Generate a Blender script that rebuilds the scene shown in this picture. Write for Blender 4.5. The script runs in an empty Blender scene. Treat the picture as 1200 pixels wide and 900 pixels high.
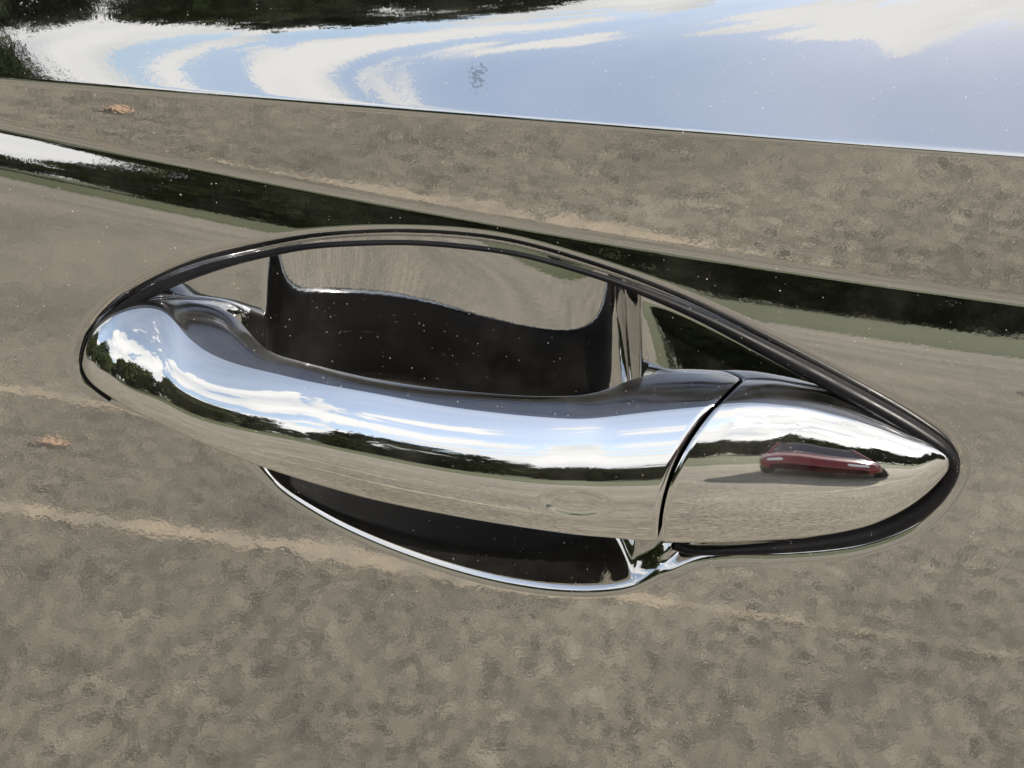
import bpy, math, random
import numpy as np
from mathutils import Vector, Matrix

R = math.radians
scene = bpy.context.scene
col = scene.collection

# ------------------------------------------------------------------ camera
ZC = 0.95                      # height of the picture's centre on the door
DIST, PITCH, HFOV = 0.49, R(25), R(32)
FPX = 600 / math.tan(HFOV / 2)
CAM = np.array([0, -DIST * math.cos(PITCH), ZC + DIST * math.sin(PITCH)])
FWD = np.array([0, math.cos(PITCH), -math.sin(PITCH)])
UPV = np.array([0, math.sin(PITCH), math.cos(PITCH)])
cd = bpy.data.cameras.new('camera')
cd.sensor_width = 36
cd.lens = 18 / math.tan(HFOV / 2)
cd.clip_start = 0.01
cd.clip_end = 2000
cd.dof.use_dof = True
cd.dof.focus_distance = 0.475
cd.dof.aperture_fstop = 64
cam = bpy.data.objects.new('camera', cd)
col.objects.link(cam)
cam.location = CAM
cam.rotation_euler = (math.pi / 2 - PITCH, 0, 0)
scene.camera = cam

# ------------------------------------------------------------------ sky and sun
SUN_EL, SUN_AZ = R(28), R(40)          # azimuth measured from +X towards -Y
SUN = Vector((math.cos(SUN_EL) * math.cos(SUN_AZ), -math.cos(SUN_EL) * math.sin(SUN_AZ), math.sin(SUN_EL)))
world = bpy.data.worlds.new('World')
scene.world = world
world.use_nodes = True
nt = world.node_tree
N, L = nt.nodes, nt.links
N.clear()
out = N.new('ShaderNodeOutputWorld')
bg = N.new('ShaderNodeBackground')
bg.inputs['Strength'].default_value = 0.15
sky = N.new('ShaderNodeTexSky')
sky.sky_type = 'NISHITA'
sky.sun_disc = False
sky.sun_elevation = SUN_EL
sky.sun_rotation = math.atan2(SUN.x, SUN.y)
sky.air_density = 1.0
sky.dust_density = 0.8
sky.ozone_density = 0.8
tc = N.new('ShaderNodeTexCoord')
sep = N.new('ShaderNodeSeparateXYZ')
L.new(tc.outputs['Generated'], sep.inputs[0])

def wmath(op, a, b=None, c=None):
    n = N.new('ShaderNodeMath')
    n.operation = op
    for i, v in enumerate((a, b, c)):
        if v is None:
            continue
        if isinstance(v, (int, float)):
            n.inputs[i].default_value = v
        else:
            L.new(v, n.inputs[i])
    return n.outputs[0]

zc = wmath('MAXIMUM', sep.outputs['Z'], 0.0)
zd = wmath('ADD', zc, 0.30)
cu = wmath('DIVIDE', sep.outputs['X'], zd)
cv = wmath('DIVIDE', sep.outputs['Y'], zd)
comb = N.new('ShaderNodeCombineXYZ')
L.new(cu, comb.inputs[0])
L.new(cv, comb.inputs[1])
comb.inputs[2].default_value = 3.7
cn = N.new('ShaderNodeTexNoise')
cn.inputs['Scale'].default_value = 1.5
cn.inputs['Detail'].default_value = 9
cn.inputs['Roughness'].default_value = 0.6
cn.inputs['Distortion'].default_value = 0.25
L.new(comb.outputs[0], cn.inputs['Vector'])
cr = N.new('ShaderNodeValToRGB')
cr.color_ramp.elements[0].position = 0.50
cr.color_ramp.elements[0].color = (0.26, 0.26, 0.26, 1)   # thin high veil between the clouds
cr.color_ramp.elements[1].position = 0.522
cbias = wmath('MULTIPLY_ADD', zc, -0.34, 0.137)
L.new(wmath('ADD', cn.outputs['Fac'], cbias), cr.inputs['Fac'])
cs = N.new('ShaderNodeTexNoise')          # light and dark inside the clouds
cs.inputs['Scale'].default_value = 3.0
cs.inputs['Detail'].default_value = 6
L.new(comb.outputs[0], cs.inputs['Vector'])
cc = N.new('ShaderNodeValToRGB')
cc.color_ramp.elements[0].position = 0.35
cc.color_ramp.elements[0].color = (4.3, 4.4, 4.5, 1)
cc.color_ramp.elements[1].position = 0.6
cc.color_ramp.elements[1].color = (6.0, 5.9, 5.7, 1)
L.new(cs.outputs['Fac'], cc.inputs['Fac'])
mixc = N.new('ShaderNodeMix')
mixc.data_type = 'RGBA'
L.new(cr.outputs['Color'], mixc.inputs['Factor'])
L.new(sky.outputs['Color'], mixc.inputs['A'])
L.new(cc.outputs['Color'], mixc.inputs['B'])
L.new(mixc.outputs['Result'], bg.inputs['Color'])
L.new(bg.outputs[0], out.inputs[0])

sl = bpy.data.lights.new('sun', 'SUN')
sl.energy = 5.0
sl.angle = R(0.53)
sl.color = (1.0, 0.93, 0.83)
so = bpy.data.objects.new('sun', sl)
col.objects.link(so)
so.rotation_euler = SUN.to_track_quat('Z', 'Y').to_euler()
so.location = SUN * 30

vs = scene.view_settings
vs.view_transform = 'Standard'
vs.look = 'None'
vs.gamma = 1
vs.exposure = 0.3
vs.use_curve_mapping = False

# ------------------------------------------------------------------ helpers
def P(px, py, w=0.0):
    """photo pixel -> point (x, z - ZC) on the plane w metres in front of the door"""
    px = np.asarray(px, float); py = np.asarray(py, float); w = np.asarray(w, float)
    a = (px - 600) / FPX
    b = (450 - py) / FPX
    dy = FWD[1] + b * UPV[1]
    dz = FWD[2] + b * UPV[2]
    t = (-w - CAM[1]) / dy
    return a * t, CAM[2] + dz * t - ZC

def mk(name, me, parent=None, mat=None):
    o = bpy.data.objects.new(name, me)
    col.objects.link(o)
    if parent:
        o.parent = parent
    if mat and me:
        me.materials.append(mat)
    return o

def tag(o, label=None, cat=None, group=None, kind=None):
    for k, v in (('label', label), ('category', cat), ('group', group), ('kind', kind)):
        if v:
            o[k] = v
    return o

def mesh_np(name, verts, faces, smooth=True, normals=None):
    me = bpy.data.meshes.new(name)
    faces = np.asarray(faces, np.int32)
    me.vertices.add(len(verts))
    me.vertices.foreach_set('co', np.asarray(verts, np.float32).ravel())
    k = faces.shape[1]
    me.loops.add(faces.size)
    me.loops.foreach_set('vertex_index', faces.ravel())
    me.polygons.add(len(faces))
    me.polygons.foreach_set('loop_start', np.arange(0, faces.size, k, dtype=np.int32))
    me.update(calc_edges=True)
    if smooth:
        me.polygons.foreach_set('use_smooth', np.ones(len(faces), bool))
    if normals is not None:
        me.normals_split_custom_set_from_vertices([tuple(n) for n in normals])
    me.validate()
    return me

def grid_faces(nr, nc, wrap=False):
    i = np.arange(nr - 1)[:, None]
    j = np.arange(nc if wrap else nc - 1)[None, :]
    j2 = (j + 1) % nc
    return np.stack([i * nc + j, i * nc + j2, (i + 1) * nc + j2, (i + 1) * nc + j], -1).reshape(-1, 4)

def spline(xk, yk, x):
    """smooth monotone-ish cubic (Catmull-Rom tangents, limited) through the keys"""
    xk = np.asarray(xk, float); yk = np.asarray(yk, float)
    h = np.diff(xk); d = np.diff(yk) / h
    m = np.zeros_like(yk)
    m[0], m[-1] = d[0], d[-1]
    for i in range(1, len(yk) - 1):
        if d[i - 1] * d[i] > 0:
            w1, w2 = 2 * h[i] + h[i - 1], h[i] + 2 * h[i - 1]
            m[i] = (w1 + w2) / (w1 / d[i - 1] + w2 / d[i])
    x = np.asarray(x, float)
    xc = np.clip(x, xk[0], xk[-1])
    i = np.clip(np.searchsorted(xk, xc) - 1, 0, len(h) - 1)
    t = (xc - xk[i]) / h[i]
    y = ((1 + 2 * t) * (1 - t) ** 2 * yk[i] + t * (1 - t) ** 2 * h[i] * m[i]
         + t * t * (3 - 2 * t) * yk[i + 1] + t * t * (t - 1) * h[i] * m[i + 1])
    return y + np.where(x < xk[0], (x - xk[0]) * m[0], 0) + np.where(x > xk[-1], (x - xk[-1]) * m[-1], 0)

def closed_curve(pts, n):
    pts = np.asarray(pts, float)
    k = len(pts)
    out = []
    for i in range(k):
        p0, p1, p2, p3 = pts[i - 1], pts[i], pts[(i + 1) % k], pts[(i + 2) % k]
        t0 = 0; t1 = t0 + np.linalg.norm(p1 - p0) ** .5; t2 = t1 + np.linalg.norm(p2 - p1) ** .5; t3 = t2 + np.linalg.norm(p3 - p2) ** .5
        for t in np.linspace(t1, t2, 24, endpoint=False):
            a1 = (t1 - t) / (t1 - t0) * p0 + (t - t0) / (t1 - t0) * p1
            a2 = (t2 - t) / (t2 - t1) * p1 + (t - t1) / (t2 - t1) * p2
            a3 = (t3 - t) / (t3 - t2) * p2 + (t - t2) / (t3 - t2) * p3
            b1 = (t2 - t) / (t2 - t0) * a1 + (t - t0) / (t2 - t0) * a2
            b2 = (t3 - t) / (t3 - t1) * a2 + (t - t1) / (t3 - t1) * a3
            out.append((t2 - t) / (t2 - t1) * b1 + (t - t1) / (t2 - t1) * b2)
    out = np.array(out)
    seg = np.linalg.norm(np.roll(out, -1, 0) - out, axis=1)
    s = np.concatenate([[0], np.cumsum(seg)])
    oc = np.vstack([out, out[:1]])
    u = np.linspace(0, s[-1], n, endpoint=False)
    return np.stack([np.interp(u, s, oc[:, c]) for c in range(pts.shape[1])], 1)

def sstep(x):
    x = np.clip(x, 0, 1)
    return x * x * x * (x * (6 * x - 15) + 10)

# ------------------------------------------------------------------ materials
def new_mat(name):
    m = bpy.data.materials.new(name)
    m.use_nodes = True
    nt = m.node_tree
    nt.nodes.clear()
    o = nt.nodes.new('ShaderNodeOutputMaterial')
    return m, nt, o

def node(nt, typ, ins=None, **attrs):
    n = nt.nodes.new(typ)
    for k, v in attrs.items():
        setattr(n, k, v)
    for k, v in (ins or {}).items():
        if hasattr(v, 'default_value') or hasattr(v, 'is_linked'):
            nt.links.new(v, n.inputs[k])
        else:
            n.inputs[k].default_value = v
    return n

def simple(name, colr, rough=0.5, metal=0.0, ior=1.5, spec=0.5):
    m, nt, o = new_mat(name)
    p = node(nt, 'ShaderNodeBsdfPrincipled', {'Base Color': (*colr, 1), 'Roughness': rough, 'Metallic': metal, 'IOR': ior})
    nt.links.new(p.outputs[0], o.inputs[0])
    return m

def mirror_mat(name, base, rough, dust, peel, wave, metal=1.0, film_max=0.05, stain=None):
    """polished surface with orange peel, sparse dust specks and faint smears"""
    m, nt, o = new_mat(name)
    tcn = node(nt, 'ShaderNodeTexCoord')
    V = tcn.outputs['Object']
    n1 = node(nt, 'ShaderNodeTexNoise', {'Vector': V, 'Scale': 760.0, 'Detail': 2.0, 'Roughness': 0.5})
    n2 = node(nt, 'ShaderNodeTexNoise', {'Vector': V, 'Scale': 60.0, 'Detail': 1.0})
    b2 = node(nt, 'ShaderNodeBump', {'Height': n2.outputs['Fac'], 'Strength': 1.0, 'Distance': wave})
    b1 = node(nt, 'ShaderNodeBump', {'Height': n1.outputs['Fac'], 'Strength': 1.0, 'Distance': peel, 'Normal': b2.outputs[0]})
    sm = node(nt, 'ShaderNodeTexNoise', {'Vector': V, 'Scale': 35.0, 'Detail': 6.0, 'Roughness': 0.65})
    rr = node(nt, 'ShaderNodeMapRange', {'Value': sm.outputs['Fac'], 'From Min': 0.4, 'From Max': 0.75, 'To Min': rough, 'To Max': rough * 2.2})
    p = node(nt, 'ShaderNodeBsdfPrincipled', {'Base Color': (*base, 1), 'Roughness': rr.outputs[0], 'Metallic': metal, 'Normal': b1.outputs[0], 'Specular IOR Level': 0.5 if metal else 0.22})
    # dust: each Voronoi cell may hold one tiny speck
    fac = None
    wob = node(nt, 'ShaderNodeTexNoise', {'Vector': V, 'Scale': 2500.0, 'Detail': 1.0})
    VD = node(nt, 'ShaderNodeVectorMath', {0: node(nt, 'ShaderNodeVectorMath', {0: wob.outputs['Color'], 1: (0.0006, 0.0006, 0.0006)}, operation='MULTIPLY').outputs[0], 1: V}, operation='ADD').outputs[0]
    for sc, rad, keep in ((850.0, 0.11, 0.86), (320.0, 0.055, 0.90)):
        v = node(nt, 'ShaderNodeTexVoronoi', {'Vector': VD, 'Scale': sc})
        a = node(nt, 'ShaderNodeMath', {0: v.outputs['Distance'], 1: rad}, operation='LESS_THAN')
        s = node(nt, 'ShaderNodeSeparateColor', {'Color': v.outputs['Color']})
        c = node(nt, 'ShaderNodeMath', {0: s.outputs[0], 1: keep}, operation='GREATER_THAN')
        d = node(nt, 'ShaderNodeMath', {0: a.outputs[0], 1: c.outputs[0]}, operation='MULTIPLY')
        fac = d if fac is None else node(nt, 'ShaderNodeMath', {0: fac.outputs[0], 1: d.outputs[0]}, operation='MAXIMUM')
    film = node(nt, 'ShaderNodeMapRange', {'Value': sm.outputs['Fac'], 'From Min': 0.45, 'From Max': 0.8, 'To Min': film_max * 0.12, 'To Max': film_max})
    f1 = node(nt, 'ShaderNodeMath', {0: fac.outputs[0], 1: dust}, operation='MULTIPLY')
    f2 = node(nt, 'ShaderNodeMath', {0: f1.outputs[0], 1: film.outputs[0]}, operation='MAXIMUM')
    dd = node(nt, 'ShaderNodeBsdfDiffuse', {'Color': (0.62, 0.58, 0.50, 1)})
    mx = node(nt, 'ShaderNodeMixShader', {0: f2.outputs[0], 1: p.outputs[0], 2: dd.outputs[0]})
    last = mx
    if stain:                                   # a dried splash: ragged dots gathered round one spot
        d_ = node(nt, 'ShaderNodeVectorMath', {0: V, 1: (stain[0], 0.0, stain[1])}, operation='SUBTRACT')
        d2 = node(nt, 'ShaderNodeVectorMath', {0: d_.outputs[0], 1: (1 / stain[2], 0.0, 1 / stain[3])}, operation='MULTIPLY')
        ln = node(nt, 'ShaderNodeVectorMath', {0: d2.outputs[0]}, operation='LENGTH')
        nz = node(nt, 'ShaderNodeTexNoise', {'Vector': V, 'Scale': 1100.0, 'Detail': 3.0, 'Roughness': 0.7})
        sub = node(nt, 'ShaderNodeMath', {0: ln.outputs['Value'], 1: 0.30, 2: 0.40}, operation='MULTIPLY_ADD')
        gt_ = node(nt, 'ShaderNodeMath', {0: nz.outputs['Fac'], 1: sub.outputs[0]}, operation='GREATER_THAN')
        sf = node(nt, 'ShaderNodeMath', {0: gt_.outputs[0], 1: 0.45}, operation='MULTIPLY')
        sd_ = node(nt, 'ShaderNodeBsdfDiffuse', {'Color': (0.035, 0.035, 0.035, 1)})
        last = node(nt, 'ShaderNodeMixShader', {0: sf.outputs[0], 1: mx.outputs[0], 2: sd_.outputs[0]})
    nt.links.new(last.outputs[0], o.inputs[0])
    return m

M_PAINT = mirror_mat('black_lacquer', (0.70, 0.70, 0.70), 0.02, 0.6, 0.000005, 0.00002, 1.0, 0.03, (float(P(560, 90, -.006)[0]), float(P(560, 90, -.006)[1]) + ZC, 0.0038, 0.006))
M_CHROME = mirror_mat('chrome', (0.90, 0.90, 0.90), 0.02, 0.5, 0.0000015, 0.000008)
M_TOP = mirror_mat('shaded_chrome', (0.22, 0.23, 0.25), 0.12, 0.6, 0.000002, 0.00001)  # chrome with the dark mirrored recess put into its colour, for upward faces
M_RUBBER = mirror_mat('black_seal', (0.004, 0.004, 0.005), 0.32, 0.5, 0.000004, 0.00001, 0.0, 0.006)
M_BACK = mirror_mat('black_plastic', (0.004, 0.004, 0.005), 0.4, 0.3, 0.000004, 0.00001, 0.0, 0.006)
M_GLASS = simple('tinted_glass', (0.01, 0.012, 0.012), 0.02, 0.0, 1.5)
M_TRIM = simple('window_trim', (0.015, 0.015, 0.015), 0.3)

# ------------------------------------------------------------------ ground
gm, gnt, go = new_mat('asphalt')
gt = node(gnt, 'ShaderNodeTexCoord')
gV = gt.outputs['Object']
ga = node(gnt, 'ShaderNodeTexNoise', {'Vector': gV, 'Scale': 1.3, 'Detail': 6.0, 'Roughness': 0.6})
gb = node(gnt, 'ShaderNodeTexNoise', {'Vector': gV, 'Scale': 24.0, 'Detail': 9.0, 'Roughness': 0.85})
gc = node(gnt, 'ShaderNodeTexVoronoi', {'Vector': gV, 'Scale': 120.0})
gr1 = node(gnt, 'ShaderNodeValToRGB', {'Fac': ga.outputs['Fac']})
gr1.color_ramp.elements[0].position = 0.32
gr1.color_ramp.elements[0].color = (0.165, 0.149, 0.113, 1)
gr1.color_ramp.elements[1].position = 0.68
gr1.color_ramp.elements[1].color = (0.275, 0.244, 0.187, 1)
gr2 = node(gnt, 'ShaderNodeValToRGB', {'Fac': gb.outputs['Fac']})
gr2.color_ramp.elements[0].position = 0.33
gr2.color_ramp.elements[0].color = (0.58, 0.58, 0.59, 1)
gr2.color_ramp.elements[1].position = 0.68
gr2.color_ramp.elements[1].color = (1.42, 1.40, 1.35, 1)
gmul = node(gnt, 'ShaderNodeMix', {'Factor': 1.0, 'A': gr1.outputs[0], 'B': gr2.outputs[0]}, data_type='RGBA', blend_type='MULTIPLY')
gmul.inputs['Factor'].default_value = 1.0
gnt.links.new(gr1.outputs[0], gmul.inputs[6])
gnt.links.new(gr2.outputs[0], gmul.inputs[7])
gs = node(gnt, 'ShaderNodeSeparateColor', {'Color': gc.outputs['Color']})
gr3 = node(gnt, 'ShaderNodeMapRange', {'Value': gs.outputs[0], 'To Min': 0.32, 'To Max': 1.8})
gmul2 = node(gnt, 'ShaderNodeVectorMath', {0: gmul.outputs[2]}, operation='SCALE')
gnt.links.new(gr3.outputs[0], gmul2.inputs['Scale'])
gbump = node(gnt, 'ShaderNodeBump', {'Height': gb.outputs['Fac'], 'Strength': 0.7, 'Distance': 0.01})
gp = node(gnt, 'ShaderNodeBsdfPrincipled', {'Base Color': gmul2.outputs[0], 'Roughness': 0.9, 'Normal': gbump.outputs[0]})
gnt.links.new(gp.outputs[0], go.inputs[0])

def sheet(name, x0, x1, y0, y1, z, mat):
    return mk(name, mesh_np(name, [(x0, y0, z), (x1, y0, z), (x1, y1, z), (x0, y1, z)], [(0, 1, 2, 3)], False), None, mat)

tag(sheet('ground', -400, 400, -400, 200, 0, gm), kind='structure')

# ------------------------------------------------------------------ the door skin: character lines, scooped recess
def curve_px(keys, w):
    k = np.array(keys, float)
    x, z = P(k[:, 0], k[:, 1], w)
    return np.polyfit(x, z, 2)

E1 = curve_px([(0, 106), (300, 124), (600, 149), (900, 170), (1200, 190)], 0.002)
E2 = curve_px([(0, 165), (200, 205), (400, 243), (600, 276), (800, 311), (1000, 341), (1200, 366)], -0.002)
RIM_PX = [(93, 428), (98, 402), (118, 374), (155, 344), (220, 315), (300, 297), (380, 285), (470, 282), (580, 291), (690, 319),
          (800, 357), (900, 403), (1000, 453), (1075, 494), (1113, 521), (1124, 545), (1110, 578), (1075, 612), (1010, 637), (920, 647), (855, 648), (815, 653), (785, 669),
          (740, 690), (680, 696), (600, 688), (500, 662), (400, 622), (330, 581), (285, 545), (200, 505), (130, 470), (101, 448)]
rx, rz = P([p[0] for p in RIM_PX], [p[1] for p in RIM_PX], 0.0)
RIM = closed_curve(np.stack([rx, rz], 1), 520)

def signed_dist(q, poly):
    """positive inside"""
    a = poly; b = np.roll(poly, -1, 0); e = b - a; ee = (e ** 2).sum(1)
    out = np.empty(len(q))
    for s in range(0, len(q), 20000):
        p = q[s:s + 20000, None, :]
        t = np.clip(((p - a) * e).sum(2) / ee, 0, 1)
        d = p - a - t[..., None] * e
        dist = np.sqrt((d ** 2).sum(2).min(1))
        c = ((a[:, 1] > p[..., 1]) != (b[:, 1] > p[..., 1])) & (p[..., 0] < (b[:, 0] - a[:, 0]) * (p[..., 1] - a[:, 1]) / np.where(np.abs(e[:, 1]) < 1e-12, 1e-12, e[:, 1]) + a[:, 0])
        inside = c.sum(1) % 2 == 1
        out[s:s + 20000] = np.where(inside, dist, -dist)
    return out

def phi_profile(x, z):
    """elevation (degrees) of the door's outward normal at (x, z)"""
    px = 600 + x * 4270
    xc = np.clip(x, -0.2, 0.2); z1 = np.polyval(E1, xc); z2 = np.polyval(E2, xc)
    t = z2 - z
    lx = np.clip(px, -300, 1500)
    Lw = np.polyval(np.polyfit([-300, 0, 300, 600, 1200, 1500], [.007, .009, .012, .0145, .021, .023], 3), lx)
    lo = np.polyval(np.polyfit([-300, 0, 300, 600, 900, 1200, 1500], [15.5, 14.1, 12.3, 12.0, 12.2, 12.3, 12.2], 3), lx)
    base = 3.5 - 3.5 * sstep((t - 0.01) / 0.12)
    main = base + (lo - base) * np.exp(-np.clip(t, 0, None) ** 2.2 / Lw ** 2.2)
    band = -6.0 - 1.0 * np.cos((z - z2) / np.maximum(z1 - z2, .01) * math.pi)
    zt = z - z1                                   # above the upper edge
    axis = 0.006
    up = (4.5 + 0.046 * (np.clip(px, -600, 1500) - 60) - (22 - 16 * np.tanh((px - 775) / 400)) * ((zt - axis) / 0.022) ** 2 * (zt > axis) + 17) / 2
    up = np.logaddexp(up / 2, 4.2) * 2
    a = sstep((z - (z2 - 0.0006)) / 0.0055)
    b = sstep((z - (z1 - 0.0008)) / 0.0028)
    return (main * (1 - a) + band * a) * (1 - b) + up * b

def bowl_r(x, z):
    px = 600 + x * 4270
    py = 450 - z * 4270 * math.cos(PITCH) * 0.99
    s = (px - 532) / 222
    mid = 478 + (px - 532) * 0.27
    half = 193 + 0.20 * (px - 532) + 16
    half = np.maximum(half, 60)
    e = (py - mid) / half
    e = np.where(e > 0, e / 1.5, e / 1.85)
    return np.abs(s) ** (2.8 + 2.4 * sstep((px - 532) / 150)) + np.abs(e) ** 2.8

def axis_samples(lo, a, b, hi, step):
    mid = np.arange(a, b + step / 2, step)
    l, r, d = [], [], step
    v = a
    while v > lo:
        d = min(d * 1.35, 0.03); v -= d; l.append(max(v, lo))
    v, d = b, step
    while v < hi:
        d = min(d * 1.35, 0.03); v += d; r.append(min(v, hi))
    return np.concatenate([l[::-1], mid, r])

gx = axis_samples(-0.62, -0.150, 0.150, 0.62, 0.00042)
gz = axis_samples(-0.66, -0.130, 0.118, 0.165, 0.00042)
X, Z = np.meshgrid(gx, gz)
# integrate the slope upward on a finer ladder, column by column
gzf = np.unique(np.concatenate([np.arange(gz[0], gz[-1], 0.00035), [gz[-1]]]))
Xf, Zf = np.meshgrid(gx, gzf)
slope = -np.tan(np.radians(phi_profile(Xf, Zf)))
cum = np.zeros_like(slope)
cum[1:] = np.cumsum((slope[1:] + slope[:-1]) / 2 * np.diff(gzf)[:, None], 0)
ref = np.searchsorted(gzf, -0.02)
cum -= cum[ref]
W = np.empty_like(X)
for j in range(len(gx)):
    W[:, j] = np.interp(gz, gzf, cum[:, j])
dR = np.full(X.size, -1.0)
near = ((X > -0.135) & (X < 0.14) & (Z > -0.08) & (Z < 0.06)).ravel()
dR[near] = signed_dist(np.stack([X.ravel()[near], Z.ravel()[near]], 1), RIM)
dR = dR.reshape(X.shape)
rb = bowl_r(X, Z)
# rolled edge into the recess: gentle lead-in, then a rounded step to a shelf; the lower lip is one tight roll
PXg = 600 + X * 4270
PYg = 450 - Z * 4270 * math.cos(PITCH) * 0.99
under = sstep((PYg - (436 + 0.27 * (PXg - 97))) / 36)          # 0 above the handle, 1 below it
lowleft = under * (1 - sstep((PXg - 265) / 70))                 # skin runs straight on below the grip's nose
lowrim = under * (1 - sstep((PXg - 775) / 60))
keep = 1 - lowleft
lead = 0.0006 * sstep((dR + 0.0035) / 0.005) * (1 - lowrim)
step = 0.0046 * sstep((dR + 0.0004) / 0.0042)
q = np.clip(1 - rb, 0, None)
bowl = 0.0178 * (np.sqrt(q * q + 0.02) - math.sqrt(0.02)) ** 0.72
twist = -0.025 + 0.12 * sstep((PXg - 320) / 420)
zm_ = P(PXg, 392.0, -0.016)[1]
bowl = bowl + twist * np.clip(Z - zm_, -0.03, 0.05) * sstep(bowl / 0.013) * (1 - under)
upper = step + bowl * sstep((dR - 0.0002) / 0.0045)
# lower lip: rolls over within 5 mm, then falls away as one straight slope until it meets the bowl's floor
dd = np.clip(dR, 0, None)
ld = np.linspace(0, 0.06, 1201)
lslope = math.tan(R(18)) * sstep(ld / 0.0012) + (math.tan(R(46)) - math.tan(R(18))) * sstep((ld - 0.0016) / 0.0013)
gl_ = np.interp(dd, ld, np.concatenate([[0], np.cumsum((lslope[1:] + lslope[:-1]) / 2 * np.diff(ld))]))
full = 0.0046 + bowl
kk = 0.004
hh = np.clip(0.5 + 0.5 * (full - gl_) / kk, 0, 1)
lower = full * (1 - hh) + gl_ * hh - kk * hh * (1 - hh)
lower = np.where(dR > 0, np.maximum(lower, 0), 0)
dep = (upper * (1 - lowrim) + lower * lowrim) * keep
i0, i1 = np.searchsorted(gz, -0.085), np.searchsorted(gz, 0.0)
for _ in range(5):
    blk = dep[i0:i1].copy()
    blk[1:-1, 1:-1] = 0.5 * blk[1:-1, 1:-1] + 0.125 * (blk[:-2, 1:-1] + blk[2:, 1:-1] + blk[1:-1, :-2] + blk[1:-1, 2:])
    dep[i0:i1] = dep[i0:i1] * (1 - under[i0:i1]) + blk * under[i0:i1]
lead = lead * keep
zref = P(830, 405, -0.004)[1] - (X - P(830, 405, -0.004)[0]) * 0.40
shelf = 0.15 * np.clip(Z - zref, -0.012, 0.012) * sstep((dR - 0.001) / 0.006) * sstep((X - 0.028) / 0.02)
W = W - lead - dep - shelf

def surf_w(x, z):
    j = np.clip(np.searchsorted(gx, x), 1, len(gx) - 1); i = np.clip(np.searchsorted(gz, z), 1, len(gz) - 1)
    return float(W[i, j])

# shelf the outside edges back into a closed, thick door shell
nr, nc = X.shape
verts = np.stack([X.ravel(), -W.ravel(), Z.ravel() + ZC], 1)
faces = grid_faces(nr, nc)
loop = list(range(nc)) + [i * nc + nc - 1 for i in range(1, nr)] + [(nr - 1) * nc + j for j in range(nc - 2, -1, -1)] + [i * nc for i in range(nr - 2, 0, -1)]
car_door = mk('car_door', None)
car_door.location = (0, 0, 0)
tag(car_door, 'glossy black car door with a chrome pull handle over its scooped recess', 'car door')
mk('door_panel', mesh_np('door_panel', verts, faces), car_door, M_PAINT)
# inner shell, set back behind the skin
def box_mesh(name, x0, x1, y0, y1, z0, z1, bev=0.0):
    import bmesh
    bm = bmesh.new()
    bmesh.ops.create_cube(bm, size=1)
    for v in bm.verts:
        v.co = Vector(((v.co.x + .5) * (x1 - x0) + x0, (v.co.y + .5) * (y1 - y0) + y0, (v.co.z + .5) * (z1 - z0) + z0))
    if bev:
        bmesh.ops.bevel(bm, geom=bm.edges[:], offset=bev, segments=3, affect='EDGES', profile=0.5)
    me = bpy.data.meshes.new(name)
    bm.to_mesh(me); bm.free()
    return me
lv = verts[loop]
inner = lv.copy(); inner[:, 1] = 0.13
n = len(loop)
sk = [(i, (i + 1) % n, n + (i + 1) % n, n + i) for i in range(n)]
mk('door_shell', mesh_np('door_shell', np.vstack([lv, inner]), sk, False), car_door, M_TRIM)
mk('inner_trim', box_mesh('inner_trim', -0.617, 0.617, 0.06, 0.128, ZC - 0.655, ZC + 0.16, 0.004), car_door, M_TRIM)
topz = ZC + 0.165
ytop = float(-W[-1].mean())
mk('window_strip', box_mesh('window_strip', -0.619, 0.619, ytop + 0.004, ytop + 0.03, topz - 0.006, topz + 0.016, 0.004), car_door, M_TRIM)
gl = mesh_np('window_glass', [(-0.6, ytop + 0.018, topz), (0.6, ytop + 0.018, topz), (0.6, ytop + 0.20, topz + 0.42), (-0.6, ytop + 0.20, topz + 0.42),
                              (-0.6, ytop + 0.023, topz), (0.6, ytop + 0.023, topz), (0.6, ytop + 0.205, topz + 0.42), (-0.6, ytop + 0.205, topz + 0.42)],
             [(0, 1, 2, 3), (5, 4, 7, 6), (3, 2, 6, 7), (0, 3, 7, 4), (1, 5, 6, 2)], False)
mk('window_glass', gl, car_door, M_GLASS)

# ------------------------------------------------------------------ lofted chrome handle
S_PX = FPX / DIST

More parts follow.
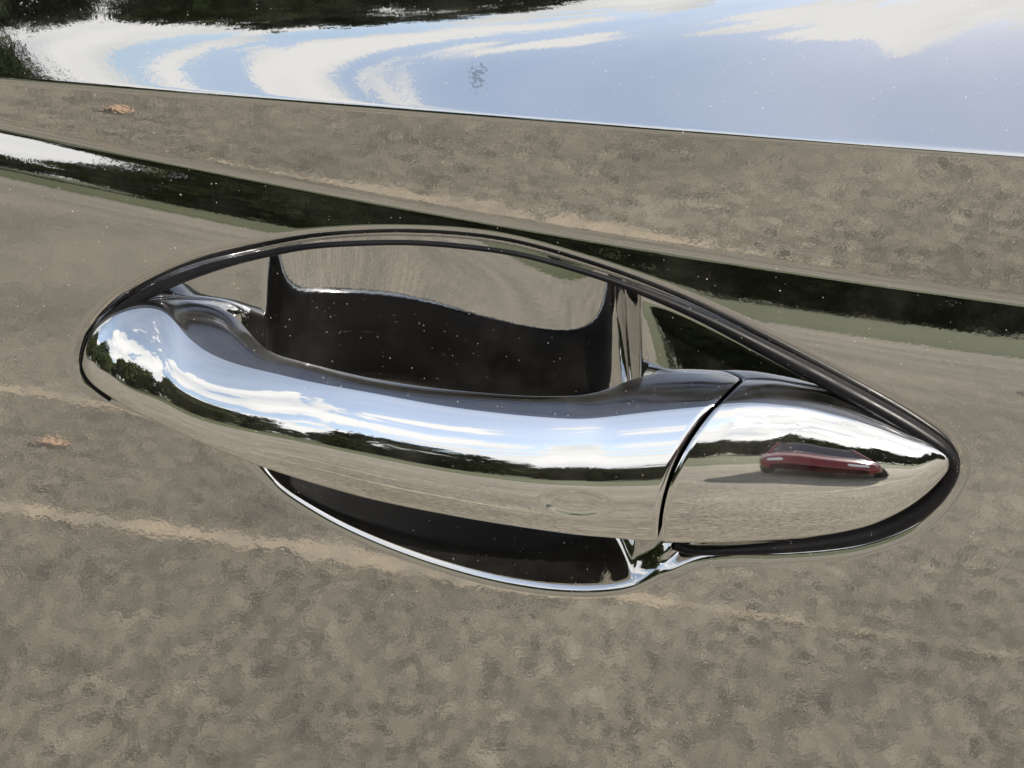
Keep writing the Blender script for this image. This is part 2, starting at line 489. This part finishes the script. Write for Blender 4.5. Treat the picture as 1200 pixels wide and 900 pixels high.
def loft(keys, xs, phis, shear_fn, nfront=46, nsec=150, tail=None):
    """keys rows: x, y_bottom, w_bottom, y_ridge, y_back, w_back, back_drop ; phis: list of (tau, phi) for the front face"""
    K = np.array(keys, float)
    cols = [spline(K[:, 0], K[:, c], xs) for c in range(1, K.shape[1])]
    tau = np.linspace(0, 1, nfront)
    rows = []
    for i, xp in enumerate(xs):
        yb, wb, yr, yk, wk, drop = [c[i] for c in cols]
        pk = phis(xp)
        ph = np.radians(spline(pk[0], pk[1], tau))
        ds = np.cos(ph - PITCH)
        dt = np.diff(tau)
        s = np.concatenate([[0], np.cumsum((ds[1:] + ds[:-1]) / 2 * dt)])
        zz = np.concatenate([[0], np.cumsum((np.cos(ph[1:]) + np.cos(ph[:-1])) / 2 * dt)])
        ww = np.concatenate([[0], -np.cumsum((np.sin(ph[1:]) + np.sin(ph[:-1])) / 2 * dt)])
        scl = (yb - yr) / S_PX / s[-1]
        _, zb = P(600, yb, wb)
        fz = zb + zz * scl
        fw = wb + ww * scl
        _, zk = P(600, yk, wk)
        # top run from the ridge to the back, then down the back and under
        rz_, rw_ = fz[-1], fw[-1]
        t1 = np.linspace(0, 1, 9)[1:]
        hz = rz_ + (zk - rz_) * t1 + 0.0 * t1
        hw = rw_ + (wk - rw_) * t1
        crown = 0.10 * (rw_ - wk)
        hz = hz + crown * np.sin(math.pi * t1) * 0.8
        zd = zb + (zk - zb) * drop
        t2 = np.linspace(0, 1, 8)[1:]
        bz = zk + (zd - zk) * t2
        bw = wk - 0.0012 * np.sin(math.pi * t2) + (min(wk, wb - 0.004) - wk) * t2
        we = min(wk, wb - 0.004)
        t3 = np.linspace(0, 1, 6)[1:-1]
        uz = zd + (zb - zd) * t3 - 0.0008 * np.sin(math.pi * t3)
        uw = we + (wb - we) * t3
        pts = np.stack([np.concatenate([fz, hz, bz, uz]), np.concatenate([fw, hw, bw, uw])], 1)
        # smooth the closed polygon a little, so corners become small radii
        d = np.linalg.norm(np.roll(pts, -1, 0) - pts, axis=1)
        cs_ = np.concatenate([[0], np.cumsum(d)])
        pc = np.vstack([pts, pts[:1]])
        # fixed index budget per run keeps the rows aligned
        i1, i2, i3 = nfront - 1, nfront - 1 + 8, nfront - 1 + 15
        u = np.concatenate([np.linspace(cs_[0], cs_[i1], 80, endpoint=False), np.linspace(cs_[i1], cs_[i2], 26, endpoint=False),
                            np.linspace(cs_[i2], cs_[i3], 26, endpoint=False), np.linspace(cs_[i3], cs_[-1], 18, endpoint=False)])
        sec = np.stack([np.interp(u, cs_, pc[:, 0]), np.interp(u, cs_, pc[:, 1])], 1)
        for _ in range(5):
            sec = 0.5 * sec + 0.25 * (np.roll(sec, 1, 0) + np.roll(sec, -1, 0))
        # screen height fraction for the slanted seam
        sh = sec[:, 0] * math.cos(PITCH) - sec[:, 1] * math.sin(PITCH)
        f = np.clip((sh - sh.min()) / max(sh.max() - sh.min(), 1e-6), 0, 1)
        pxs = xp + shear_fn(xp) * 96 * f ** 2.2
        ry = CAM[1] + sec[:, 1]
        depth = (-sec[:, 1] - CAM[1]) * FWD[1] + (sec[:, 0] + ZC - CAM[2]) * FWD[2]
        xx = (pxs - 600) / FPX * depth
        rows.append(np.stack([xx, -sec[:, 1], sec[:, 0] + ZC], 1))
    return np.array(rows)

def smooth_rows(A, it, keep=1):
    for _ in range(it):
        B = A.copy()
        B[keep:-keep] = 0.5 * A[keep:-keep] + 0.25 * (A[keep - 1:-keep - 1] + A[keep + 1:len(A) - keep + 1])
        A = B
    return A

def vnormals(A):
    du = np.gradient(A, axis=0)
    dv = (np.roll(A, -1, 1) - np.roll(A, 1, 1)) / 2
    n_ = np.cross(du, dv)
    n_ /= np.maximum(np.linalg.norm(n_, axis=2, keepdims=True), 1e-12)
    c = A.mean(1, keepdims=True)
    if ((A - c) * n_).sum() < 0:
        n_ = -n_
    return n_

def split_loft(name, A, masks, parent, mats, capped=(True, True)):
    """one mesh per mask over the loft's quads; the normals come from the whole surface so the seams vanish"""
    nr, nc, _ = A.shape
    nn = vnormals(A)
    f = grid_faces(nr, nc, True)
    # orientation
    v = A.reshape(-1, 3)
    fn = np.cross(v[f[:, 1]] - v[f[:, 0]], v[f[:, 2]] - v[f[:, 0]])
    if (fn * nn.reshape(-1, 3)[f[:, 0]]).sum() < 0:
        f = f[:, ::-1]
    outs = []
    par = parent
    for k, (nm, mask) in enumerate(masks):
        ff = f[mask.ravel()]
        used, inv = np.unique(ff, return_inverse=True)
        vv = v[used]; n2 = nn.reshape(-1, 3)[used]
        me = mesh_np(nm, vv, inv.reshape(-1, 4), True, n2)
        o = mk(nm, me, par, mats[k])
        outs.append(o)
        if k == 0:
            par = o
    return outs

KEYS = [  # x, y_bottom, w_bottom, y_ridge, y_back, w_back, drop
    (96.5, 429, .003, 425, 423, -.001, .1),
    (99, 437, .0045, 410, 406, -.003, .1),
    (105, 447, .0065, 396, 392, -.004, .1),
    (118, 459, .0095, 380, 375, -.005, .1),
    (140, 474, .013, 367, 361, -.006, .1),
    (170, 491, .016, 361, 353, -.006, .1),
    (195, 502, .0180, 366, 350, -.006, .1),
    (215, 512, .0192, 392, 350, -.006, .1),
    (245, 525, .0207, 415, 354, -.005, .1),
    (278, 538, .0220, 428, 368, -.003, .1),
    (298, 546, .0226, 433, 396, .002, .12),
    (316, 552, .0230, 437, 411, .0075, .16),
    (360, 566, .0238, 447, 424, .0105, .16),
    (440, 588, .0245, 461, 443, .0115, .16),
    (540, 608, .0247, 478, 457, .0115, .16),
    (620, 621, .0242, 487, 463, .0105, .16),
    (655, 626, .0237, 489, 461, .0075, .14),
    (685, 630, .0230, 486, 445, .001, .12),
    (710, 632, .0225, 482, 434, -.004, .1),
    (740, 635, .0220, 477, 434, -.006, .1),
    (771, 637, .0215, 472, 442, -.006, .1)]
def phis_grip(x):
    t = np.array([0, .15, .38, .5, .75, .92, 1.0])
    mid = np.array([-22, -5, 7.5, 15, 24, 31, 44.])
    nose = np.array([-12, 8, 19, 25, 37, 48, 60.])
    k = float(sstep((x - 110) / 330))
    return t, nose * (1 - k) + mid * k
shear_grip = lambda x: np.clip((x - 480) / 291, 0, 1) ** 2
xs = 96.5 + (771 - 96.5) * np.concatenate([np.linspace(0, 1, 26)[:-1] ** 2 * 0.03, np.linspace(0.03, 1, 330)])
G = loft(KEYS, xs, phis_grip, shear_grip)
G = np.concatenate([G[:24], smooth_rows(G[18:], 40, 6)[6:]])
G = smooth_rows(G, 5)
# the touch field: a shallow oval dimple in the lower face
proj = G - CAM
dep = proj @ FWD
gpx = 600 + FPX * proj[..., 0] / dep
gpy = 450 - FPX * (proj @ UPV) / dep
nG = vnormals(G)
ang = R(5)
ex = ((gpx - 675) * math.cos(ang) + (gpy - 590) * math.sin(ang)) / 46
ey = (-(gpx - 675) * math.sin(ang) + (gpy - 590) * math.cos(ang)) / 17.5
rr = np.sqrt(ex ** 2 + ey ** 2)
front = np.zeros(G.shape[:2], bool); front[:, :80] = True
dim = np.where(front, 0.00042 * (1 - sstep((rr - 0.5) / 0.55)), 0)
G = G - nG * dim[..., None]
# eased rim where the grip meets the end cap
for k, d in ((1, .00042), (2, .00016), (3, .00005)):
    G[-k] -= vnormals(G)[-k] * d
nrow = len(G) - 1
qi = np.broadcast_to(np.arange(G.shape[1]), (nrow, G.shape[1]))
back = (qi >= 104) & (qi < 146)
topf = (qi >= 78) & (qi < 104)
xrow = xs[:-1][:, None]
back = back & (xrow > 285) & (xrow < 700)
dimf = (rr[:-1] < 1.0) & front[:-1]
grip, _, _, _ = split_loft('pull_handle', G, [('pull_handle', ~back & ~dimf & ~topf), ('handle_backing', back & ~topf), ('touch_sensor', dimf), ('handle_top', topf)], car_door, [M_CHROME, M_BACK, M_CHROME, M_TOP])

def end_plate(name, ring, inset_dir, parent, mat, flip):
    c = ring.mean(0)
    n_ = len(ring)
    v = np.vstack([ring, ring * 0.97 + c * 0.03 + inset_dir])
    vv = np.vstack([v, (c + inset_dir)[None]])
    f = [(i, (i + 1) % n_, n_ + (i + 1) % n_, n_ + i) for i in range(n_)]
    f += [(n_ + i, n_ + (i + 1) % n_, 2 * n_, 2 * n_) for i in range(n_)]
    me = bpy.data.meshes.new(name)
    me.from_pydata([tuple(p) for p in vv], [], [tuple(dict.fromkeys(q_)) for q_ in f])
    return mk(name, me, parent, mat)
end_plate('seam_face', G[-1], np.array([-0.0002, 0, 0]), grip, M_BACK, False)

CAPK = [
    (775.5, 638, .0215, 474, 444, -.006, .1),
    (820, 638.5, .0205, 472, 445, -.006, .1),
    (880, 636.5, .0188, 475, 452, -.006, .1),
    (950, 631, .0160, 485, 464, -.006, .1),
    (1010, 620, .0130, 499, 481, -.006, .1),
    (1055, 601, .0100, 513, 497, -.006, .1),
    (1085, 580, .0075, 522, 510, -.006, .1),
    (1103, 562, .0050, 530, 520, -.005, .1),
    (1111, 551, .0035, 536, 528, -.004, .1),
    (1114, 544, .0022, 540, 537, -.002, .1)]
def phis_cap(x):
    return (np.array([0, .12, .35, .55, .75, .92, 1.0]), np.array([-24, -7, 3, 12, 21, 32, 46.]))
shear_cap = lambda x: np.clip((1114 - x) / (1114 - 775.5), 0, 1) ** 1.2
xs2 = np.concatenate([np.linspace(775.5, 1098, 160), 1114 - 16 * (1 - np.linspace(0, 1, 30)[1:]) ** 2])
Cp = loft(CAPK, xs2, phis_cap, shear_cap)
Cp = smooth_rows(Cp, 6)
for k, d in ((0, .00042), (1, .00016), (2, .00005)):
    Cp[k] -= vnormals(Cp)[k] * d
qc = np.broadcast_to(np.arange(Cp.shape[1]), (len(Cp) - 1, Cp.shape[1]))
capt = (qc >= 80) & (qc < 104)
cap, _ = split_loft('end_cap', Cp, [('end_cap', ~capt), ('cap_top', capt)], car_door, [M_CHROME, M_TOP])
end_plate('seam_face', Cp[0], np.array([0.0002, 0, 0]), cap, M_BACK, True)

# ------------------------------------------------------------------ black seal round the handle
def tube(name, pts, rad, parent, mat, closed=False, n=14, squash=1.0):
    pts = np.asarray(pts, float)
    tng = np.gradient(pts, axis=0)
    tng /= np.linalg.norm(tng, axis=1, keepdims=True)
    outw = np.array([0, -1.0, 0])
    side = np.cross(tng, outw); side /= np.linalg.norm(side, axis=1, keepdims=True)
    nrm = np.cross(side, tng)
    a = np.linspace(0, 2 * math.pi, n, endpoint=False)
    r = np.asarray(rad)[:, None, None]
    A = pts[:, None, :] + r * (np.cos(a)[None, :, None] * side[:, None, :] + squash * np.sin(a)[None, :, None] * nrm[:, None, :])
    me = mesh_np(name, A.reshape(-1, 3), grid_faces(len(pts), n, True))
    return mk(name, me, parent, mat)

SEAL = [  # px, py, w, radius(mm)
    (131, 470, .001, .5), (110, 452, .001, .9), (98, 432, .0005, 1.2), (103, 404, 0, 1.3), (124, 379, -.0006, 1.5), (160, 351, -.0008, 1.6), (225, 321, -.0008, 1.4),  # seal widened at upper left to stand in for the shelf's dark reflection
    (300, 300, -.0006, 1.0), (380, 287, -.0004, .8), (470, 284, -.0004, .75), (580, 293, -.0004, .75), (690, 320, -.0004, .85),
    (800, 361, -.0003, 1.4), (900, 410, .0001, 2.1), (1000, 463, .0004, 2.5), (1070, 503, .0006, 2.6), (1106, 529, .0006, 2.4), (1116, 549, .0006, 2.2),
    (1103, 575, .0006, 2.4), (1067, 605, .0006, 2.8), (1005, 629, .0006, 2.6), (920, 641, .0006, 1.8), (850, 645, .0003, 1.5), (815, 645, 0, 1.5), (788, 638, 0, 1.5)]
K = np.array(SEAL, float)
tt = np.arange(len(K))
ts = np.linspace(0, len(K) - 1, 420)
sp = [spline(tt, K[:, c], ts) for c in range(4)]
ker = np.ones(9) / 9
sp = [np.convolve(np.pad(s_, 4, mode='edge'), ker, 'valid') for s_ in sp]
sx, sz = P(sp[0], sp[1], sp[2])
tube('seal', np.stack([sx, -sp[2], sz + ZC], 1), sp[3] / 1000, car_door, M_RUBBER)

#__ENV__
# ------------------------------------------------------------------ what the polished metal mirrors: car park, verge, trees, parked car
rng = np.random.default_rng(7)
random.seed(5)
vm, vnt, vo = new_mat('grass')
vn = node(vnt, 'ShaderNodeTexNoise', {'Vector': node(vnt, 'ShaderNodeTexCoord').outputs['Object'], 'Scale': 0.7, 'Detail': 8.0, 'Roughness': 0.7})
vr = node(vnt, 'ShaderNodeValToRGB', {'Fac': vn.outputs['Fac']})
vr.color_ramp.elements[0].position = 0.3
vr.color_ramp.elements[0].color = (0.03, 0.042, 0.008, 1)
vr.color_ramp.elements[1].position = 0.7
vr.color_ramp.elements[1].color = (0.085, 0.092, 0.02, 1)
vp = node(vnt, 'ShaderNodeBsdfPrincipled', {'Base Color': vr.outputs[0], 'Roughness': 0.95})
vnt.links.new(vp.outputs[0], vo.inputs[0])
tag(sheet('grass_verge', -399, 399, -399, -9.5, 0.006, vm), kind='structure')

# worn paint stripes
pm, pnt, po = new_mat('worn_line_paint')
pv = node(pnt, 'ShaderNodeTexCoord').outputs['Object']
pn = node(pnt, 'ShaderNodeTexNoise', {'Vector': pv, 'Scale': 38.0, 'Detail': 7.0, 'Roughness': 0.75})
pn2 = node(pnt, 'ShaderNodeTexNoise', {'Vector': pv, 'Scale': 3.0, 'Detail': 2.0})
ps = node(pnt, 'ShaderNodeMath', {0: pn.outputs['Fac'], 1: pn2.outputs['Fac']}, operation='ADD')
pr = node(pnt, 'ShaderNodeValToRGB', {'Fac': node(pnt, 'ShaderNodeMath', {0: ps.outputs[0], 1: 0.5}, operation='MULTIPLY').outputs[0]})
pr.color_ramp.elements[0].position = 0.42
pr.color_ramp.elements[0].color = (0.21, 0.185, 0.15, 1)
pr.color_ramp.elements[1].position = 0.54
pr.color_ramp.elements[1].color = (0.44, 0.36, 0.245, 1)
pp = node(pnt, 'ShaderNodeBsdfPrincipled', {'Base Color': pr.outputs[0], 'Roughness': 0.9})
pnt.links.new(pp.outputs[0], po.inputs[0])

def stripe(pts, width, label, taper=1.0):
    pts = np.array(pts, float)
    t = np.linspace(0, len(pts) - 1, 160)
    x = np.interp(t, np.arange(len(pts)), pts[:, 0]); y = np.interp(t, np.arange(len(pts)), pts[:, 1])
    d = np.stack([np.gradient(x), np.gradient(y)], 1); d /= np.linalg.norm(d, axis=1, keepdims=True)
    nn = np.stack([-d[:, 1], d[:, 0]], 1)
    width = width * np.interp(x, [-0.6, -0.3, -0.12, 0.06, 0.2], [1, 1.2, 2.0, 1.6, taper]) if taper < 1 else np.full(160, width)
    j1 = width / 2 * (1 + 0.30 * rng.standard_normal(160)); j2 = width / 2 * (1 + 0.30 * rng.standard_normal(160))
    a = np.stack([x, y], 1) + nn * j1[:, None]; b = np.stack([x, y], 1) - nn * j2[:, None]
    v = np.zeros((160, 2, 3)); v[:, 0, :2] = a; v[:, 1, :2] = b
    v[..., 2] = 0.002
    o = mk('painted_line', mesh_np('painted_line', v.reshape(-1, 3), grid_faces(160, 2), False), None, pm)
    return tag(o, label, 'painted line', 'worn lines on the car park')
stripe([(-6, -3.02), (-0.69, -1.66), (-0.2, -1.54), (0.42, -1.37), (0.75, -1.26)], 0.042, 'narrow worn tan line across the asphalt nearest the door', 0.3)
stripe([(-5, -3.6), (-0.86, -2.37), (-0.2, -2.16)], 0.05, 'short worn tan line ending beside the fallen leaf')
stripe([(1.35, -2.2), (5, -3.4), (9, -4.6)], 0.06, 'wide worn tan line running towards the red car')

# fallen leaves
lm = simple('dry_leaf', (0.55, 0.36, 0.22), 0.7)
def leaf(x, y, s, rot):
    n_ = 9
    v, f = [], []
    for i in range(n_):
        t = i / (n_ - 1)
        hw = 0.34 * math.sin(math.pi * min(t * 1.02, 1)) ** 0.7 * (1 + 0.25 * (i % 2))
        for k in (-1, 0, 1):
            v.append(((t - .5) * s, k * hw * s, 0.004 + 0.06 * s * abs(k) * hw * 2 + 0.03 * s * math.sin(t * 5)))
    for i in range(n_ - 1):
        for k in range(2):
            f.append((i * 3 + k, i * 3 + k + 1, i * 3 + k + 4, i * 3 + k + 3))
    o = mk('fallen_leaf', mesh_np('fallen_leaf', v, f), None, lm)
    o.location = (x, y, 0.004); o.rotation_euler.z = rot
    return o
tag(leaf(-0.69, -1.99, 0.05, 0.3), 'orange dry leaf lying alone between the worn lines', 'leaf')
tag(leaf(-1.25, -3.1, 0.07, 1.3), 'small brown dry leaf on the asphalt past the short line', 'leaf')

# trees
bark = simple('bark', (0.06, 0.045, 0.03), 0.9)
def foliage(name, c0, c1):
    m, nt_, o = new_mat(name)
    g = node(nt_, 'ShaderNodeNewGeometry')
    r = node(nt_, 'ShaderNodeValToRGB', {'Fac': g.outputs['Random Per Island']})
    r.color_ramp.elements[0].color = (*c0, 1); r.color_ramp.elements[1].color = (*c1, 1)
    p = node(nt_, 'ShaderNodeBsdfPrincipled', {'Base Color': r.outputs[0], 'Roughness': 0.9, 'Specular IOR Level': 0.1})
    nt_.links.new(p.outputs[0], o.inputs[0])
    return m
fol = [foliage('dark_leaves', (0.022, 0.035, 0.014), (0.06, 0.08, 0.03)), foliage('mid_leaves', (0.03, 0.045, 0.015), (0.085, 0.10, 0.035))]

def crown_mesh(h, w, seed):
    r = np.random.default_rng(seed)
    nC = 150
    c = r.normal(size=(nC, 3)); c /= np.linalg.norm(c, axis=1, keepdims=True)
    c *= r.uniform(0.35, 1, (nC, 1)) ** 0.5 * np.array([w / 2, w / 2, h * 0.46])
    c[:, 2] += h * 0.50
    per = 60
    ctr = np.repeat(c, per, 0) + r.normal(size=(nC * per, 3)) * 0.42
    n_ = len(ctr)
    a = r.normal(size=(n_, 3)); a /= np.linalg.norm(a, axis=1, keepdims=True)
    b = np.cross(a, r.normal(size=(n_, 3))); b /= np.linalg.norm(b, axis=1, keepdims=True)
    s = r.uniform(0.18, 0.36, (n_, 1))
    v = np.stack([ctr - a * s, ctr + b * s * .6, ctr + a * s, ctr - b * s * .6], 1).reshape(-1, 3)
    return mesh_np('crown', v, np.arange(n_ * 4).reshape(-1, 4), False)

def trunk_mesh(h, w, seed):
    r = np.random.default_rng(seed + 50)
    V, F = [], []
    def limb(p, q, r0, r1):
        p, q = np.array(p), np.array(q)
        d = (q - p) / np.linalg.norm(q - p)
        e = np.cross(d, [0.3, 0.9, 0.1]); e /= np.linalg.norm(e); g = np.cross(d, e)
        base = len(V)
        for k in range(5):
            t = k / 4
            m = p + (q - p) * t + (e * math.sin(t * 3) * 0.12)
            for j in range(8):
                an = j * math.pi / 4
                V.append(m + (r0 + (r1 - r0) * t) * (math.cos(an) * e + math.sin(an) * g))
        F.extend((grid_faces(5, 8, True) + base).tolist())
    limb((0, 0, -0.1), (0.1, 0.1, h * 0.75), 0.2, 0.06)
    for _ in range(7):
        an = r.uniform(0, 6.28); z = r.uniform(.28, .55) * h
        limb((0.05, 0.05, z), (math.cos(an) * w * .33, math.sin(an) * w * .33, z + h * r.uniform(.12, .28)), 0.08, 0.02)
    return mesh_np('trunk', V, F)

kinds = [(10.0, 8.5, 1, 0), (8.5, 8.0, 2, 1), (11.5, 9.0, 3, 0)]
proto = []
for h, w, sd, fm in kinds:
    cm = crown_mesh(h, w, sd); cm.materials.append(fol[fm])
    tm = trunk_mesh(h, w, sd); tm.materials.append(bark)
    proto.append((cm, tm))
spots = []
for i, az in enumerate(np.linspace(178, 88, 13)):
    spots.append((az, 33 + 5 * math.sin(i * 2.1), (0, 2, 1)[i % 3], (0.80 + 0.24 * math.sin(i * 1.7)) * (0.8 if az < 106 else 1)))
for i, az in enumerate(np.linspace(91, 8, 20)):
    spots.append((az, 50 + 4 * math.sin(i * 1.3), (1, 0, 2)[i % 3], 0.70 + 0.06 * math.sin(i * 2.3)))
for i, (az, d, k, s) in enumerate(spots):
    tr = mk('tree', None)
    tr.location = (d * math.cos(R(az)), -d * math.sin(R(az)), 0)
    tr.rotation_euler.z = i * 1.9
    tr.scale = (s * (1.25 if az < 95 else 1), s * (1.25 if az < 95 else 1), s)
    tag(tr, 'leafy dark green tree on the grass verge round the car park', 'tree', 'trees round the car park')
    mk('crown', proto[k][0], tr)
    mk('trunk', proto[k][1], tr)

# red parked car, lofted from its side profile
def red_car(loc, rot):
    root = mk('parked_car', None)
    red = simple('red_paint', (0.17, 0.010, 0.013), 0.25)
    dark = simple('dark_glass', (0.02, 0.025, 0.03), 0.05)
    tyre = simple('tyre_rubber', (0.015, 0.015, 0.015), 0.8)
    rim = simple('alloy', (0.6, 0.6, 0.6), 0.3, 1.0)
    lamp = simple('lamp_lens', (0.8, 0.8, 0.8), 0.1)
    xk = [-2.15, -2.12, -1.9, -1.2, -0.6, 0.0, 0.7, 1.25, 1.9, 2.1, 2.14]
    top = [0.62, 0.86, 0.94, 0.96, 0.95, 0.94, 0.93, 0.90, 0.80, 0.68, 0.5]
    hw = [0.60, 0.74, 0.84, 0.89, 0.90, 0.90, 0.90, 0.88, 0.82, 0.70, 0.58]
    rows = []
    for x in np.linspace(-2.15, 2.14, 60):
        t = float(spline(xk, top, x)); h = float(spline(xk, hw, x))
        bot = 0.28
        for wx in (-1.32, 1.32):                      # wheel arches
            if abs(x - wx) < 0.36:
                bot = max(bot, 0.30 + math.sqrt(max(0.36 ** 2 - (x - wx) ** 2, 0)))
        sec = []
        for k in range(20):
            a = 2 * math.pi * k / 20
            c, s_ = math.cos(a), math.sin(a)
            e = 0.45
            yy = h * math.copysign(abs(c) ** e, c); zz = (t + bot) / 2 + (t - bot) / 2 * math.copysign(abs(s_) ** e, s_)
            sec.append((x, yy, zz))
        rows.append(sec)
    A = np.array(rows)
    mk('body', mesh_np('body', A.reshape(-1, 3), grid_faces(60, 20, True)), root, red)
    # roof on pillars, with see-through glass all round
    pil = [(1.2, .78, .9), (0.35, .62, 1.42), (-1.0, .62, 1.44), (-1.85, .74, .93)]
    def bar(name, p, q, r, mat):
        p, q = Vector(p), Vector(q)
        b = box_mesh(name, -r, r, -r, r, 0, (q - p).length, r * .4)
        o = mk(name, b, root, mat); o.location = p; o.rotation_euler = (q - p).to_track_quat('Z', 'Y').to_euler()
    for s_ in (-1, 1):
        bar('pillar', (1.2, .78 * s_, .9), (0.35, .62 * s_, 1.42), .04, red)
        bar('pillar', (-1.0, .62 * s_, 1.44), (-1.85, .74 * s_, .93), .06, red)
        bar('pillar', (-.3, .62 * s_, 1.44), (-.35, .82 * s_, .92), .045, red)
    rg = np.array([[(x, y, 1.42 + .05 * math.cos((x + .3) * 1.6) - .05 * (y / .65) ** 2) for y in np.linspace(-.66, .66, 9)] for x in np.linspace(-1.05, .4, 12)])
    r2 = rg.copy(); r2[..., 2] -= .04
    v = np.vstack([rg.reshape(-1, 3), r2.reshape(-1, 3)]); f = grid_faces(12, 9)
    mk('roof', mesh_np('roof', v, np.vstack([f, f[:, ::-1] + 108])), root, red)
    gmat, gn, gout = new_mat('car_window')
    t_ = node(gn, 'ShaderNodeBsdfTransparent', {'Color': (.7, .75, .75, 1)}); gl_ = node(gn, 'ShaderNodeBsdfGlossy', {'Roughness': 0.02})
    gn.links.new(node(gn, 'ShaderNodeMixShader', {0: 0.12, 1: t_.outputs[0], 2: gl_.outputs[0]}).outputs[0], gout.inputs[0])
    for nm, q in (('windscreen', [(1.2, -.76, .9), (1.2, .76, .9), (.36, .61, 1.42), (.36, -.61, 1.42)]), ('rear_window', [(-1.85, .72, .93), (-1.85, -.72, .93), (-1.02, -.61, 1.44), (-1.02, .61, 1.44)]),
                  ('side_window', [(1.15, .80, .91), (-1.8, .80, .93), (-1.0, .63, 1.43), (.35, .63, 1.42)]), ('side_window', [(1.15, -.80, .91), (-1.8, -.80, .93), (-1.0, -.63, 1.43), (.35, -.63, 1.42)])):
        mk(nm, mesh_np(nm, q, [(0, 1, 2, 3)], False), root, gmat)
    for wx in (-1.32, 1.32):
        for s_ in (-1, 1):
            rows = []
            for (yy, rr_) in ((-.10, .20), (-.11, .27), (-.08, .315), (.08, .315), (.11, .27), (.10, .20)):
                rows.append([(rr_ * math.cos(a), yy, rr_ * math.sin(a)) for a in np.linspace(0, 2 * math.pi, 24, endpoint=False)])
            w_ = mk('wheel', mesh_np('wheel', np.array(rows).reshape(-1, 3), grid_faces(6, 24, True)), root, tyre)
            w_.location = (wx, .79 * s_, .315)
            disc = [(0, s_ * .09, 0)] + [(.205 * math.cos(a), s_ * .07, .205 * math.sin(a)) for a in np.linspace(0, 2 * math.pi, 20, endpoint=False)]
            me = bpy.data.meshes.new('rim'); me.from_pydata(disc, [], [(0, 1 + i, 1 + (i + 1) % 20) for i in range(20)])
            mk('rim', me, w_, rim)
    for s_ in (-1, 1):
        mk('headlight', box_mesh('headlight', 1.95, 2.12, .48 * s_ - .15, .48 * s_ + .15, .60, .70, .03), root, lamp)
    root.location = loc; root.rotation_euler.z = rot
    return tag(root, 'red saloon car parked across the asphalt, facing the black door', 'car')
red_car((4.15, -5.5, 0), math.atan2(4.6, -3.9))
